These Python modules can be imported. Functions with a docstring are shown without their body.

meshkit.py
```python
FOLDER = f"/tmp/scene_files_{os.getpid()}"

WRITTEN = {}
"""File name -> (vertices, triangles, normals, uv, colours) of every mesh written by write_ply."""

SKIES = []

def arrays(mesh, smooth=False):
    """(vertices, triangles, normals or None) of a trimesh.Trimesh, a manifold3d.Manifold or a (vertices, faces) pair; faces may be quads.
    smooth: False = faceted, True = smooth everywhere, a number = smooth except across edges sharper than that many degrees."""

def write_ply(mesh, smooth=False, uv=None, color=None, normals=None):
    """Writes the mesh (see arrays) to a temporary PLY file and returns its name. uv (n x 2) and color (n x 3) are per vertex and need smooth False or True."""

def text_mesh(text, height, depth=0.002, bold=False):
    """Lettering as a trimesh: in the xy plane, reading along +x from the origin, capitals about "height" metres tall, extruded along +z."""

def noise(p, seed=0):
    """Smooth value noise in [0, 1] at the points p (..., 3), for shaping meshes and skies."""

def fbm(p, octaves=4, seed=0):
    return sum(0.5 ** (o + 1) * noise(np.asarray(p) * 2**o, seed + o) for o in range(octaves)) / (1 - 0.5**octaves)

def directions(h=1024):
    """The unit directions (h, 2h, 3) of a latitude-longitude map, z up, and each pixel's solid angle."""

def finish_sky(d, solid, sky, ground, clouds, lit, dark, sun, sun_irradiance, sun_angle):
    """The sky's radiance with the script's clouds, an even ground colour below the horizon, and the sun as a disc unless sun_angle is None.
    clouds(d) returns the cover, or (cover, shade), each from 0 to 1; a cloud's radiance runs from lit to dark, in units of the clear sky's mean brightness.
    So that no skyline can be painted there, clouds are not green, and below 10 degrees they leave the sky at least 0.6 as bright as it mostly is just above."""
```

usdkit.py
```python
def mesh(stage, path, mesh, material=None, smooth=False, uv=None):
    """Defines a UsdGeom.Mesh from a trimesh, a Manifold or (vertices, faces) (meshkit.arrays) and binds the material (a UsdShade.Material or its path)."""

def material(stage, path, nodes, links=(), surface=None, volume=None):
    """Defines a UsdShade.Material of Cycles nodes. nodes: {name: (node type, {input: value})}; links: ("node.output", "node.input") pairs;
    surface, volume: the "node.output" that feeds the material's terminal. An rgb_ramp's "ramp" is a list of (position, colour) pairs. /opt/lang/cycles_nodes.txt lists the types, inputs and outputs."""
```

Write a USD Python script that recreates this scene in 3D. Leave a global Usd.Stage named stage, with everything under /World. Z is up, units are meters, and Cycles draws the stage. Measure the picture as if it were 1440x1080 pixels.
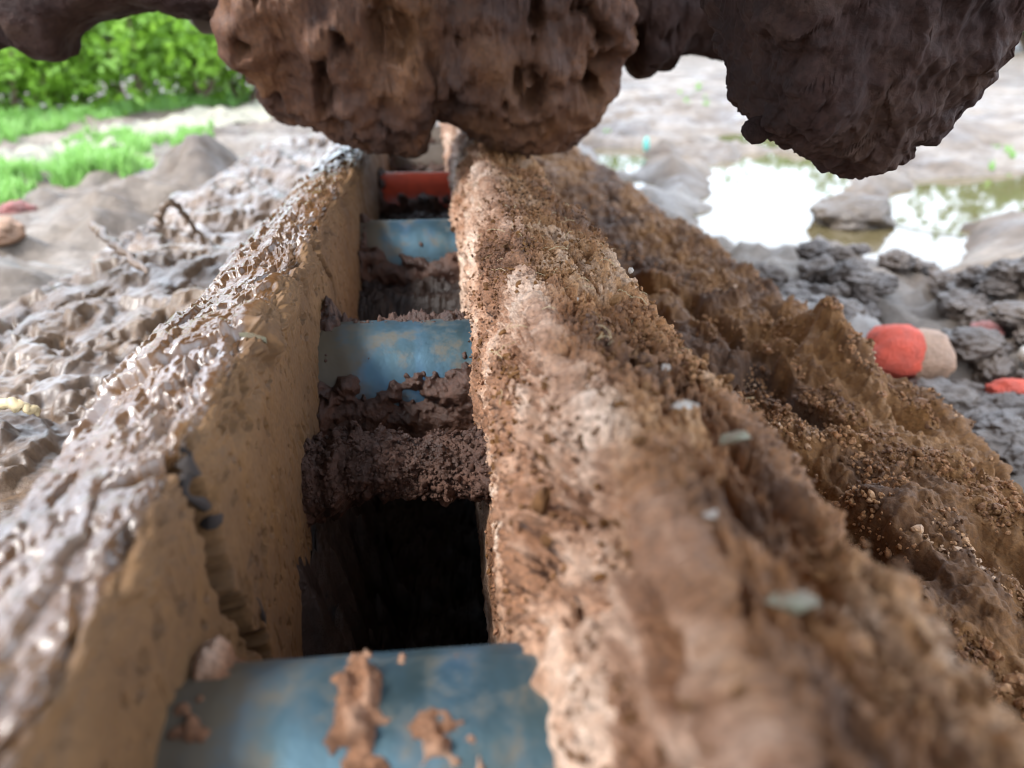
import math, random
import numpy as np, trimesh, usdkit
from scipy.spatial import cKDTree
import shapely
from shapely.geometry import Polygon
from meshkit import noise, fbm
from pxr import Usd, UsdGeom, UsdLux, UsdShade, Gf, Sdf, Vt

stage = Usd.Stage.CreateInMemory()
UsdGeom.SetStageUpAxis(stage, UsdGeom.Tokens.z)
UsdGeom.SetStageMetersPerUnit(stage, 1.0)
world = UsdGeom.Xform.Define(stage, '/World')
stage.SetDefaultPrim(world.GetPrim())
UsdGeom.Scope.Define(stage, '/World/Looks')

# ------------------------------------------------------------------ camera
CAM_Z = 0.30
F = 1080.0                                      # focal length in pixels of the 1440 wide photograph
TH = math.atan(485 / 1080)                      # looking down
PS = math.atan(118 / 1080 * math.cos(TH))       # turned to the right of the track
FW = np.array([math.sin(PS) * math.cos(TH), math.cos(PS) * math.cos(TH), -math.sin(TH)])
RT = np.array([math.cos(PS), -math.sin(PS), 0.0])
UP = np.cross(RT, FW)
EYE = np.array([0, 0, CAM_Z])
cam = UsdGeom.Camera.Define(stage, '/World/camera')
cam.CreateHorizontalApertureAttr(36.0)
cam.CreateVerticalApertureAttr(27.0)
cam.CreateFocalLengthAttr(27.0)
cam.CreateFStopAttr(10.5)
cam.CreateFocusDistanceAttr(0.262)
cam.CreateClippingRangeAttr(Gf.Vec2f(0.01, 500))
cam.CreateExposureAttr(2.05)
M4 = np.eye(4)
M4[0, :3], M4[1, :3], M4[2, :3], M4[3, :3] = RT, UP, -FW, EYE
cam.AddTransformOp().Set(Gf.Matrix4d(M4.tolist()))

# ------------------------------------------------------------------ sky and sun (bright overcast)
SUN_EL, SUN_AZ = math.radians(50), math.radians(-115)       # azimuth = atan2(x, y): from the left and a little behind
sky = UsdLux.DomeLight.Define(stage, '/World/sky')
sky.GetPrim().SetCustomDataByKey('kind', 'structure')
skymat = usdkit.material(stage, '/World/Looks/sky_air', {
    's': ('sky_texture', {'sky_type': 'single_scattering', 'sun_disc': False, 'sun_elevation': SUN_EL, 'sun_rotation': SUN_AZ}),
    'tc': ('texture_coordinate', {}),
    'n': ('noise_texture', {'scale': 2.2, 'detail': 5.0}),
    'r': ('map_range', {'from_min': 0.3, 'from_max': 0.62, 'to_min': 0.45, 'to_max': 0.95}),
    'm': ('mix_color', {'b': (7.2, 8.1, 9.4)}),
    'b': ('background_shader', {'strength': 0.125})},
    [('tc.generated', 'n.vector'), ('n.fac', 'r.value'), ('r.result', 'm.fac'), ('s.color', 'm.a'), ('m.result', 'b.color')],
    surface='b.background')
UsdShade.MaterialBindingAPI.Apply(sky.GetPrim()).Bind(skymat)
sun = UsdLux.DistantLight.Define(stage, '/World/sun')
sun.CreateIntensityAttr(0.4)
sun.CreateAngleAttr(12.0)
sun.CreateColorAttr(Gf.Vec3f(1.0, 0.96, 0.9))
sun.GetPrim().CreateAttribute('inputs:normalize', Sdf.ValueTypeNames.Bool).Set(True)
sun.AddRotateXYZOp().Set(Gf.Vec3f(90 - math.degrees(SUN_EL), 0, 180 - math.degrees(SUN_AZ)))

# ------------------------------------------------------------------ helpers
rng = np.random.default_rng(7)
used = {}


def numbered(path):
    k = used.get(path, -1) + 1
    used[path] = k
    return path if k == 0 else '%s_%03d' % (path, k)


def tag(p, label=None, cat=None, group=None, kind=None):
    p = p.GetPrim() if hasattr(p, 'GetPrim') else p
    for k, v in (('label', label), ('category', cat), ('group', group), ('kind', kind)):
        if v:
            p.SetCustomDataByKey(k, v)
    return p


def thing(name, label=None, cat=None, loc=(0, 0, 0), group=None, rot=None, scale=None):
    x = UsdGeom.Xform.Define(stage, numbered('/World/' + name))
    x.AddTranslateOp().Set(Gf.Vec3d(*map(float, loc)))
    if rot is not None:
        x.AddRotateXYZOp().Set(Gf.Vec3f(*map(float, rot)))
    if scale is not None:
        x.AddScaleOp().Set(Gf.Vec3f(*map(float, scale)))
    return tag(x, label, cat, group)


def obj(name, mesh, mat, parent=None, smooth=True):
    base = str(parent.GetPath()) if parent is not None else '/World'
    return usdkit.mesh(stage, numbered(base + '/' + name), mesh, mat, smooth=smooth).GetPrim()


def ray(px, py):
    return FW + RT * (px - 720) / F + UP * (540 - py) / F


def on_z(px, py, z):
    d = ray(px, py)
    return EYE + d * (z - CAM_Z) / d[2]


def on_y(px, py, y):
    d = ray(px, py)
    return EYE + d * y / d[1]


def fb(P, s, seed, octv=4):
    return fbm(P * np.asarray(s, float), octv, seed) - 0.5


def ridged(P, s, seed, octv=3):
    out, a, tot = 0, 1.0, 0
    for o in range(octv):
        out = out + a * (1 - np.abs(2 * noise(P * np.asarray(s, float) * 2 ** o, seed + o) - 1))
        tot += a
        a *= 0.5
    return out / tot


def worley(P, cell, seed):
    """Distance to the nearest and second nearest of random points about CELL apart, in cells; the points lie on the surface."""
    r = np.random.default_rng(seed)
    flat = P.reshape(-1, 3)
    lo = np.floor(flat / cell).astype(np.int64)
    cells = np.unique(lo, axis=0)
    seeds = (cells + r.random(cells.shape)) * cell
    d, i = cKDTree(seeds).query(flat, k=2, workers=1)
    val = r.random(len(seeds))
    return (d[:, 0] / cell).reshape(P.shape[:-1]), (d[:, 1] / cell).reshape(P.shape[:-1]), val[i[:, 0]].reshape(P.shape[:-1])


def sstep(a, b, x):
    t = np.clip((x - a) / (b - a), 0, 1)
    return t * t * (3 - 2 * t)


def normals(P):
    du = np.gradient(P, axis=0)
    dv = np.gradient(P, axis=1)
    n = np.cross(dv, du)
    return n / np.maximum(np.linalg.norm(n, axis=-1, keepdims=True), 1e-12)


def grid_faces(n, m, wrap=False):
    i, j = np.meshgrid(np.arange(n - 1), np.arange(m if wrap else m - 1), indexing='ij')
    j2 = (j + 1) % m
    a, b, c, d = i * m + j, i * m + j2, (i + 1) * m + j2, (i + 1) * m + j
    return np.vstack([np.stack([a, b, c], -1).reshape(-1, 3), np.stack([a, c, d], -1).reshape(-1, 3)])


def grid(P, flip=False):
    f = grid_faces(P.shape[0], P.shape[1])
    return P.reshape(-1, 3), (f[:, ::-1] if flip else f)


def resample(pts, counts):
    """A section polyline with COUNTS[i] steps on its i-th side, corners rounded a little."""
    pts = np.asarray(pts, float)
    out = [pts[:1]]
    for a, b, n in zip(pts[:-1], pts[1:], counts):
        t = (np.arange(1, n + 1) / n)[:, None]
        out.append(a + (b - a) * t)
    q = np.vstack(out)
    for _ in range(4):
        q[1:-1] = (q[:-2] + 2 * q[1:-1] + q[2:]) / 4
    return q


def rows(y0, y1, k=0.0076, lo=0.00052, hi=0.012):
    ys = [y0]
    while ys[-1] < y1:
        zc = abs(0.912 * ys[-1] + 0.03)
        ys.append(ys[-1] + min(max(lo, k * zc * zc), hi))
    ys[-1] = y1
    return np.array(ys)


def blob(size, seed, amp=0.3, sub=3, scale=1.6, sq=(1, 1, 1)):
    """A lumpy stone or clod about SIZE across, standing on z = 0."""
    m = trimesh.creation.icosphere(sub, 1.0)
    v = np.array(m.vertices)
    d = 1 + amp * 2 * fb(v + seed * 3.7, scale, seed, 4) + amp * 0.5 * (ridged(v + seed, scale * 2.1, seed + 5) - 0.5)
    v = v * d[:, None] * np.asarray(sq) * size / 2
    v[:, 2] -= v[:, 2].min()
    return v, np.array(m.faces)


# ------------------------------------------------------------------ materials
ALB = {'clay_right': 1.15, 'clay_left': 0.38, 'clay_bank_right': 0.5, 'clay_bank_left': 0.62, 'clay_pit_shade': 0.36, 'clay_overhang': 0.48, 'clay_overhang_shade': 0.3, 'ground_mud': 0.52, 'clay_deep_shade': 0.3}


def mud(name, ramp, scale=30, stretch=(1, 1, 1), fine=700, rough=(0.5, 0.85), rscale=60, bump=0.6, bdist=0.0015, ramp2=None, axis='z', edge=(0, 1), jitter=0.0, rough2=None, spec=0.5, coat=0.0, coatmask=False, cior=1.5, tint=0.35, contrast=(0.3, 0.7)):
    def tone(c):
        m, k = 0.3 * c[0] + 0.6 * c[1] + 0.1 * c[2], (1.0 if name == 'ground_mud' else 1.1)
        return tuple(max(0.004, (m + (x - m) * k) * ALB[name]) for x in c)
    ramp = [(a, tone(c)) for a, c in ramp]
    ramp2 = ramp2 and [(a, tone(c)) for a, c in ramp2]
    nd = {
        'g': ('geometry', {}),
        'mp': ('mapping', {'scale': stretch}),
        'n1': ('noise_texture', {'scale': scale, 'detail': 7.0, 'roughness': 0.62}),
        'c1': ('map_range', {'from_min': contrast[0], 'from_max': contrast[1]}),
        'r1': ('rgb_ramp', {'ramp': ramp}),
        'n2': ('noise_texture', {'scale': fine, 'detail': 4.0, 'roughness': 0.6}),
        'v2': ('map_range', {'from_min': 0.25, 'from_max': 0.75, 'to_min': 1 - tint, 'to_max': 1 + tint}),
        'mul': ('vector_math', {'math_type': 'scale'}),
        'n3': ('noise_texture', {'scale': rscale, 'detail': 4.0}),
        'v3': ('map_range', {'from_min': 0.35, 'from_max': 0.65, 'to_min': rough[0], 'to_max': rough[1]}),
        'n4': ('noise_texture', {'scale': fine * 0.33, 'detail': 9.0, 'roughness': 0.68}),
        'bp': ('bump', {'strength': bump, 'distance': bdist}),
        'p': ('principled_bsdf', {'specular_ior_level': spec, 'coat_weight': coat, 'coat_roughness': 0.22, 'coat_ior': cior}),
    }
    if coat:
        nd['bc'] = ('bump', {'strength': 0.35, 'distance': bdist})
    ln = [('g.position', 'mp.vector'), ('mp.vector', 'n1.vector'), ('n1.fac', 'c1.value'), ('c1.result', 'r1.fac'), ('g.position', 'n2.vector'), ('n2.fac', 'v2.value'),
          ('v2.result', 'mul.scale'), ('g.position', 'n3.vector'), ('n3.fac', 'v3.value'), ('mp.vector', 'n4.vector'), ('n4.fac', 'bp.height'),
          ('bp.normal', 'p.normal'), ('mul.vector', 'p.base_color')]
    if coatmask:
        nd['cw'] = ('map_range', {'from_min': 0.36, 'from_max': 0.56, 'to_min': 0.15, 'to_max': coat})
        nd['cm'] = ('math', {'math_type': 'multiply'})
        ln += [('n3.fac', 'cw.value'), ('cw.result', 'cm.value1'), ('mk.result', 'cm.value2'), ('cm.value', 'p.coat_weight')]
    elif coat:
        nd['cw'] = ('map_range', {'from_min': 0.40, 'from_max': 0.58, 'to_min': 0.0, 'to_max': coat})
        ln += [('n3.fac', 'cw.value'), ('cw.result', 'p.coat_weight')]
    if coat:
        ln += [('n4.fac', 'bc.height'), ('bc.normal', 'p.coat_normal')]
    if ramp2 is None:
        ln += [('r1.color', 'mul.vector1'), ('v3.result', 'p.roughness')]
    else:
        nd.update({
            'r2': ('rgb_ramp', {'ramp': ramp2}),
            'sx': ('separate_xyz', {}),
            'n5': ('noise_texture', {'scale': 45.0, 'detail': 5.0}),
            'j': ('math', {'math_type': 'multiply_add', 'value2': jitter, 'value3': -jitter / 2}),
            'ad': ('math', {'math_type': 'add'}),
            'mk': ('map_range', {'range_type': 'smoothstep', 'from_min': edge[0], 'from_max': edge[1]}),
            'mx': ('mix_color', {}),
            'v3b': ('map_range', {'from_min': 0.35, 'from_max': 0.65, 'to_min': (rough2 or rough)[0], 'to_max': (rough2 or rough)[1]}),
            'mr': ('mix_float', {}),
        })
        ln += [('c1.result', 'r2.fac'), ('g.position', 'sx.vector'), ('g.position', 'n5.vector'), ('n5.fac', 'j.value1'), ('sx.' + axis, 'ad.value1'), ('j.value', 'ad.value2'),
               ('ad.value', 'mk.value'), ('mk.result', 'mx.fac'), ('r1.color', 'mx.a'), ('r2.color', 'mx.b'), ('mx.result', 'mul.vector1'),
               ('n3.fac', 'v3b.value'), ('mk.result', 'mr.fac'), ('v3.result', 'mr.a'), ('v3b.result', 'mr.b'), ('mr.value' if False else 'mr.result', 'p.roughness')]
    return usdkit.material(stage, '/World/Looks/' + name, nd, ln, surface='p.BSDF')


def plain(name, color, rough=0.6, metal=0.0, vary=0.25, scale=40, bump=0.3, bdist=0.001, color2=None):
    c2 = color2 or tuple(x * (1 - vary) for x in color)
    return usdkit.material(stage, '/World/Looks/' + name, {
        'g': ('geometry', {}),
        'n': ('noise_texture', {'scale': scale, 'detail': 6.0, 'roughness': 0.6}),
        'r': ('rgb_ramp', {'ramp': [(0.3, c2), (0.7, color)]}),
        'n2': ('noise_texture', {'scale': scale * 8, 'detail': 6.0}),
        'b': ('bump', {'strength': bump, 'distance': bdist}),
        'p': ('principled_bsdf', {'roughness': rough, 'metallic': metal})},
        [('g.position', 'n.vector'), ('n.fac', 'r.fac'), ('r.color', 'p.base_color'), ('g.position', 'n2.vector'), ('n2.fac', 'b.height'), ('b.normal', 'p.normal')], surface='p.BSDF')


def leafy(name, c1, c2):
    return usdkit.material(stage, '/World/Looks/' + name, {
        'g': ('geometry', {}),
        'r': ('rgb_ramp', {'ramp': [(0.0, c1), (1.0, c2)]}),
        'd': ('principled_bsdf', {'roughness': 0.45}),
        't': ('translucent_bsdf', {}),
        'm': ('mix_closure', {'fac': 0.4})},
        [('g.random_per_island', 'r.fac'), ('r.color', 'd.base_color'), ('r.color', 't.color'), ('d.BSDF', 'm.closure1'), ('t.BSDF', 'm.closure2')], surface='m.closure')


RIGHT = mud('clay_right', [(0.0, (0.10, 0.045, 0.022)), (0.35, (0.20, 0.10, 0.055)), (0.6, (0.33, 0.205, 0.14)), (1.0, (0.50, 0.38, 0.30))], scale=38, stretch=(1, 0.45, 1), fine=900,
            rough=(0.42, 0.8), bump=1.0, bdist=0.0026, tint=0.5,
            ramp2=[(0.0, (0.08, 0.035, 0.015)), (0.45, (0.20, 0.09, 0.035)), (0.75, (0.28, 0.15, 0.07)), (1.0, (0.36, 0.24, 0.16))], axis='x', edge=(0.026, 0.041), jitter=0.026, contrast=(0.36, 0.64))
LEFT = mud('clay_left', [(0.0, (0.18, 0.085, 0.028)), (0.5, (0.27, 0.135, 0.046)), (1.0, (0.33, 0.175, 0.068))], scale=22, fine=650, rough=(0.65, 0.9), bump=0.35, bdist=0.001,
           ramp2=[(0.0, (0.10, 0.048, 0.021)), (0.5, (0.20, 0.100, 0.046)), (1.0, (0.32, 0.185, 0.100))], axis='x', edge=(-0.0518, -0.0534), jitter=0.003, rough2=(0.14, 0.34), tint=0.25, spec=0.6, coatmask=True, coat=1.0, cior=1.62)
BANK_R = mud('clay_bank_right', [(0.0, (0.06, 0.028, 0.014)), (0.3, (0.14, 0.064, 0.028)), (0.55, (0.25, 0.115, 0.040)), (1.0, (0.36, 0.185, 0.080))], scale=16, stretch=(1, 0.5, 1), fine=600, spec=0.3, rough=(0.6, 0.9), bump=0.8, bdist=0.003)
BANK_L = mud('clay_bank_left', [(0.0, (0.06, 0.036, 0.022)), (0.5, (0.15, 0.095, 0.058)), (1.0, (0.30, 0.215, 0.15))], scale=14, fine=350, rough=(0.22, 0.6), spec=0.4, coat=0.9, rscale=26, bump=0.5, bdist=0.003)
PIT_SHADE = mud('clay_pit_shade', [(0.0, (0.05, 0.020, 0.012)), (0.5, (0.11, 0.045, 0.026)), (1.0, (0.21, 0.10, 0.065))], scale=60, fine=900, rough=(0.3, 0.7), bump=0.8, bdist=0.002)  # clay darkened in colour so recesses and undersides look shaded
DEEP_SHADE = mud('clay_deep_shade', [(0.0, (0.02, 0.010, 0.007)), (0.5, (0.04, 0.020, 0.013)), (1.0, (0.075, 0.040, 0.026))], scale=60, fine=900, rough=(0.3, 0.6), bump=0.8, bdist=0.002)  # near-black clay: the shade of the gap is put into its colour
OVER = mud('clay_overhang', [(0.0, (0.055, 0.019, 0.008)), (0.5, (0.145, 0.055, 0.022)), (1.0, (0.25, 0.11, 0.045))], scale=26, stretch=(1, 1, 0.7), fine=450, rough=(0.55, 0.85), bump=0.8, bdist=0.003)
OVER_SHADE = mud('clay_overhang_shade', [(0.0, (0.035, 0.016, 0.012)), (0.5, (0.085, 0.040, 0.030)), (1.0, (0.17, 0.095, 0.065))], scale=24, fine=500, rough=(0.6, 0.9), bump=0.8, bdist=0.003, spec=0.2)  # darker copy of the overhang clay, shade of the lumps put into colour
GROUND = mud('ground_mud', [(0.0, (0.075, 0.052, 0.038)), (0.35, (0.155, 0.113, 0.083)), (0.7, (0.28, 0.222, 0.172)), (1.0, (0.40, 0.335, 0.275))], scale=3.2, fine=60, rough=(0.32, 0.85), rscale=9, bump=0.7, bdist=0.012)
def sleeve(name, lo, mid, hi):
    return usdkit.material(stage, '/World/Looks/' + name, {
        'g': ('geometry', {}),
        'mp': ('mapping', {'scale': (3, 1, 1)}),
        'n': ('noise_texture', {'scale': 26.0, 'detail': 4.0, 'roughness': 0.45}),
        'r': ('rgb_ramp', {'ramp': [(0.3, lo), (0.55, mid), (0.8, hi)]}),
        'n2': ('noise_texture', {'scale': 55.0, 'detail': 5.0}),
        'rr': ('map_range', {'from_min': 0.3, 'from_max': 0.7, 'to_min': 0.36, 'to_max': 0.6}),
        'n3': ('noise_texture', {'scale': 420.0, 'detail': 5.0}),
        'b': ('bump', {'strength': 0.2, 'distance': 0.0006}),
        'sx': ('separate_xyz', {}),
        'n4': ('noise_texture', {'scale': 90.0, 'detail': 6.0, 'roughness': 0.65}),
        'e': ('math', {'math_type': 'multiply_add', 'value2': -0.05, 'value3': 0.025}),
        'ad': ('math', {'math_type': 'add'}),
        'mk': ('map_range', {'range_type': 'smoothstep', 'from_min': -0.041, 'from_max': -0.018, 'to_min': 0.9, 'to_max': 0.0}),  # left end darkened: shade of the left rail painted in with the mud film
        'sp': ('map_range', {'range_type': 'smoothstep', 'from_min': 0.47, 'from_max': 0.66, 'to_min': 0.05, 'to_max': 0.7}),
        'mxx': ('math', {'math_type': 'maximum'}),
        'film': ('mix_color', {'b': (0.085, 0.062, 0.034)}),
        'me': ('mix_float', {'a': 0.8, 'b': 0.0}),
        'ro': ('mix_float', {'b': 0.6}),
        'p': ('principled_bsdf', {})},
        [('g.position', 'mp.vector'), ('mp.vector', 'n.vector'), ('n.fac', 'r.fac'), ('g.position', 'n2.vector'), ('n2.fac', 'rr.value'),
         ('g.position', 'n3.vector'), ('n3.fac', 'b.height'), ('b.normal', 'p.normal'), ('g.position', 'sx.vector'), ('g.position', 'n4.vector'), ('n4.fac', 'e.value1'),
         ('sx.x', 'ad.value1'), ('e.value', 'ad.value2'), ('ad.value', 'mk.value'), ('n4.fac', 'sp.value'), ('mk.result', 'mxx.value1'), ('sp.result', 'mxx.value2'),
         ('mxx.value', 'film.fac'), ('r.color', 'film.a'), ('film.result', 'p.base_color'), ('mxx.value', 'me.fac'), ('me.result', 'p.metallic'), ('rr.result', 'ro.a'), ('mxx.value', 'ro.fac'), ('ro.result', 'p.roughness')],
        surface='p.BSDF')


STEEL_SKY = sleeve('worn_steel_sky', (0.045, 0.078, 0.088), (0.060, 0.120, 0.165), (0.072, 0.155, 0.265))  # blue of the reflected sky is put into the base colour
RUST = plain('red_oxide_steel', (0.62, 0.085, 0.04), 0.28, 0.0, color2=(0.30, 0.05, 0.03), scale=60)
DARKSTEEL = plain('dirty_steel', (0.10, 0.08, 0.065), 0.6, 0.3, scale=25)
WATER = usdkit.material(stage, '/World/Looks/puddle_water', {
    'g': ('geometry', {}), 'n': ('noise_texture', {'scale': 14.0, 'detail': 2.0}), 'b': ('bump', {'strength': 0.04, 'distance': 0.004}),
    'p': ('principled_bsdf', {'base_color': (0.05, 0.038, 0.018), 'roughness': 0.03, 'ior': 1.33})},
    [('g.position', 'n.vector'), ('n.fac', 'b.height'), ('b.normal', 'p.normal')], surface='p.BSDF')
RED = plain('red_clay', (0.68, 0.085, 0.04), 0.7, scale=70, color2=(0.36, 0.06, 0.035), bump=0.9, bdist=0.004)
TAN = plain('tan_clay', (0.36, 0.21, 0.13), 0.6, scale=50, bump=0.8, bdist=0.003, color2=(0.20, 0.12, 0.075))
PINK = plain('dull_red_clay', (0.26, 0.075, 0.065), 0.6, scale=60, bump=0.9, bdist=0.004, color2=(0.16, 0.08, 0.07))
CHIP = plain('pale_stone', (0.38, 0.36, 0.32), 0.4, scale=300, color2=(0.20, 0.14, 0.10))
GREENCHIP = plain('grey_green_stone', (0.13, 0.135, 0.085), 0.6, scale=260, color2=(0.12, 0.075, 0.045))
MOUND = plain('wet_mound', (0.085, 0.062, 0.042), 0.4, color2=(0.05, 0.036, 0.026), scale=25, bump=0.6, bdist=0.004)
STONE = plain('dark_clod', (0.095, 0.068, 0.050), 0.5, color2=(0.035, 0.025, 0.020), scale=25, bump=0.6, bdist=0.004)
TWIG = plain('wet_twig', (0.12, 0.075, 0.045), 0.45, scale=90)
CRACK_SHADE = plain('crack_shade_black', (0.022, 0.015, 0.012), 0.9, scale=200)  # black of the open joint crack
STRAW = plain('straw', (0.46, 0.36, 0.20), 0.6, scale=200)
TEAL = plain('teal_plastic', (0.12, 0.42, 0.36), 0.35)
LEAF = leafy('bright_leaf', (0.17, 0.32, 0.03), (0.42, 0.56, 0.11))
LEAF2 = leafy('mid_leaf', (0.05, 0.13, 0.02), (0.12, 0.24, 0.05))
GRASS = leafy('grass_blade', (0.20, 0.38, 0.09), (0.34, 0.50, 0.18))
BARK = plain('bark', (0.16, 0.11, 0.07), 0.8)
PATH = plain('pale_gravel', (0.27, 0.25, 0.19), 0.75, scale=6, bump=0.5, bdist=0.006)

# ------------------------------------------------------------------ ground and water
WZ = 0.035
pud = [[(1000, 300), (1020, 232), (1100, 216), (1165, 225), (1180, 262), (1160, 300), (1210, 318), (1290, 300), (1345, 330), (1330, 372), (1270, 396), (1190, 380), (1100, 372), (1010, 345)],
       [(1250, 300), (1275, 268), (1350, 252), (1480, 246), (1560, 262), (1540, 300), (1430, 306), (1330, 318)],
       [(845, 232), (852, 212), (890, 212), (900, 232), (880, 246)],
       [(870, 276), (880, 258), (905, 262), (905, 284), (885, 292)],
       [(1010, 206), (1060, 190), (1150, 186), (1160, 196), (1080, 208)]]
PUD = [Polygon([on_z(x, y, WZ)[:2] for x, y in q]).buffer(0) for q in pud]
PUDU = shapely.union_all(PUD)


def ground_z(x, y):
    P = np.stack([x, y, 0 * x], -1)
    near = np.exp(-np.hypot(x, y - 1) / 3.5)
    z = 0.055 + 0.07 * fb(P, 1.1, 31, 3) * (0.35 + 0.65 * near)
    lump = fb(P, 7.0, 33, 4) * 0.10 + (ridged(P, 13.0, 35, 3) - 0.55) * 0.05
    lump = lump + (ridged(P, 30.0, 37, 3) - 0.55) * 0.035
    z = z + lump * (0.12 + 0.88 * near)
    # the mud heap beside the track and the churned ridge along it
    z += 0.11 * np.exp(-(((x + 0.34) / 0.13) ** 2 + ((y - 1.25) / 0.22) ** 2))
    z += 0.04 * np.exp(-((x + 0.55) / 0.2) ** 2) * np.exp(-((y - 0.7) / 0.5) ** 2)
    # it rises gently on the left, beyond the grass
    z += 0.02 * np.clip(np.hypot(x, y) - 5, 0, 30)
    # keep clear of the track, fall away from it
    under = np.exp(-((x + 0.015) / 0.30) ** 6)
    z = z * (1 - under) + 0.045 * under
    d = np.full(x.shape, 9.0)
    m = (np.abs(x) < 6) & (y < 6) & (y > 0)
    pts = shapely.points(x[m], y[m])
    inside = shapely.contains(PUDU, pts)
    d[m] = np.where(inside, -shapely.distance(PUDU.boundary, pts), shapely.distance(PUDU, pts))
    d = d + 0.05 * fb(P, 14, 41, 3)
    w = sstep(0.07, -0.03, d)
    z = z * (1 - w) + (WZ - 0.03) * w
    out = sstep(0.0, 0.30, d)
    return np.where(d < 0.30, np.minimum(z, WZ + 0.008 + 0.08 * out + (0.25 + 0.75 * out) * (z - WZ - 0.008)), z)


def spaced(lo, hi, n, c, s):
    a, b = np.arcsinh((lo - c) / s), np.arcsinh((hi - c) / s)
    return c + s * np.sinh(np.linspace(a, b, n))


gx, gy = spaced(-60, 60, 480, 0.0, 0.36), spaced(-25, 90, 480, 1.0, 0.36)
X, Y = np.meshgrid(gx, gy, indexing='ij')
GZ = ground_z(X, Y)
obj_ground = obj('ground', grid(np.stack([X, Y, GZ], -1)), GROUND)
tag(obj_ground, 'churned wet brown mud ground around the track', kind='structure')


def gz(x, y):
    return float(ground_z(np.array([float(x)]), np.array([float(y)]))[0])


def at_ground(px, py, it=6):
    z = 0.06
    for _ in range(it):
        p = on_z(px, py, z)
        z = gz(p[0], p[1])
    return np.array([p[0], p[1], z])


for k, q in enumerate(PUD):
    hull = q.buffer(0.07)
    v, f = trimesh.creation.triangulate_polygon(hull, engine='earcut')
    o = obj('puddle', (np.column_stack([v, np.full(len(v), WZ + 0.0008 * k)]), f), WATER, smooth=False)
    tag(o, ['large rain puddle reflecting the white sky, right of the track', 'bluish puddle at the right edge beyond the dark mound', 'small far puddle just outside the right rail', 'tiny puddle outside the right rail, nearest the camera of the small ones', 'thin far strip of water behind the large puddle'][k], kind='structure')

# pale gravel path across the left background
pl, pr = [], []
for px, y1, y2 in ((-140, 214, 262), (0, 186, 226), (120, 168, 204), (240, 150, 186), (370, 133, 162), (520, 116, 138)):
    pl.append(on_z(px, y1, 0.10)[:2]); pr.append(on_z(px, y2, 0.08)[:2])
pl, pr = np.array(pl), np.array(pr)
tt = np.linspace(0, 5, 160)
A = np.stack([np.interp(tt, np.arange(6), pl[:, k]) for k in (0, 1)], -1)
B = np.stack([np.interp(tt, np.arange(6), pr[:, k]) for k in (0, 1)], -1)
W = np.linspace(0, 1, 30)[None, :, None]
PP = A[:, None] * (1 - W) + B[:, None] * W
PP += 0.14 * np.stack([fb(np.dstack([PP, 0 * PP[..., :1]]), 3, 51), fb(np.dstack([PP, 0 * PP[..., :1]]), 3, 52)], -1)
PZ = ground_z(PP[..., 0], PP[..., 1]) + 0.005
tag(obj('path', grid(np.dstack([PP, PZ]), flip=True), PATH), 'pale gravel path crossing behind the track on the left', kind='structure')

# ------------------------------------------------------------------ the track chain
PITCH, Y0, BZ, BR = 0.19, 0.1006, CAM_Z - 0.1277, 0.025
XL, XR = -0.0445, 0.0137
TOP = CAM_Z - 0.074
chain = thing('track_chain', 'mud caked crawler track chain with steel bushings between its two rails', 'track chain')


def stations(y0, y1):
    return rows(y0, y1)


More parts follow.
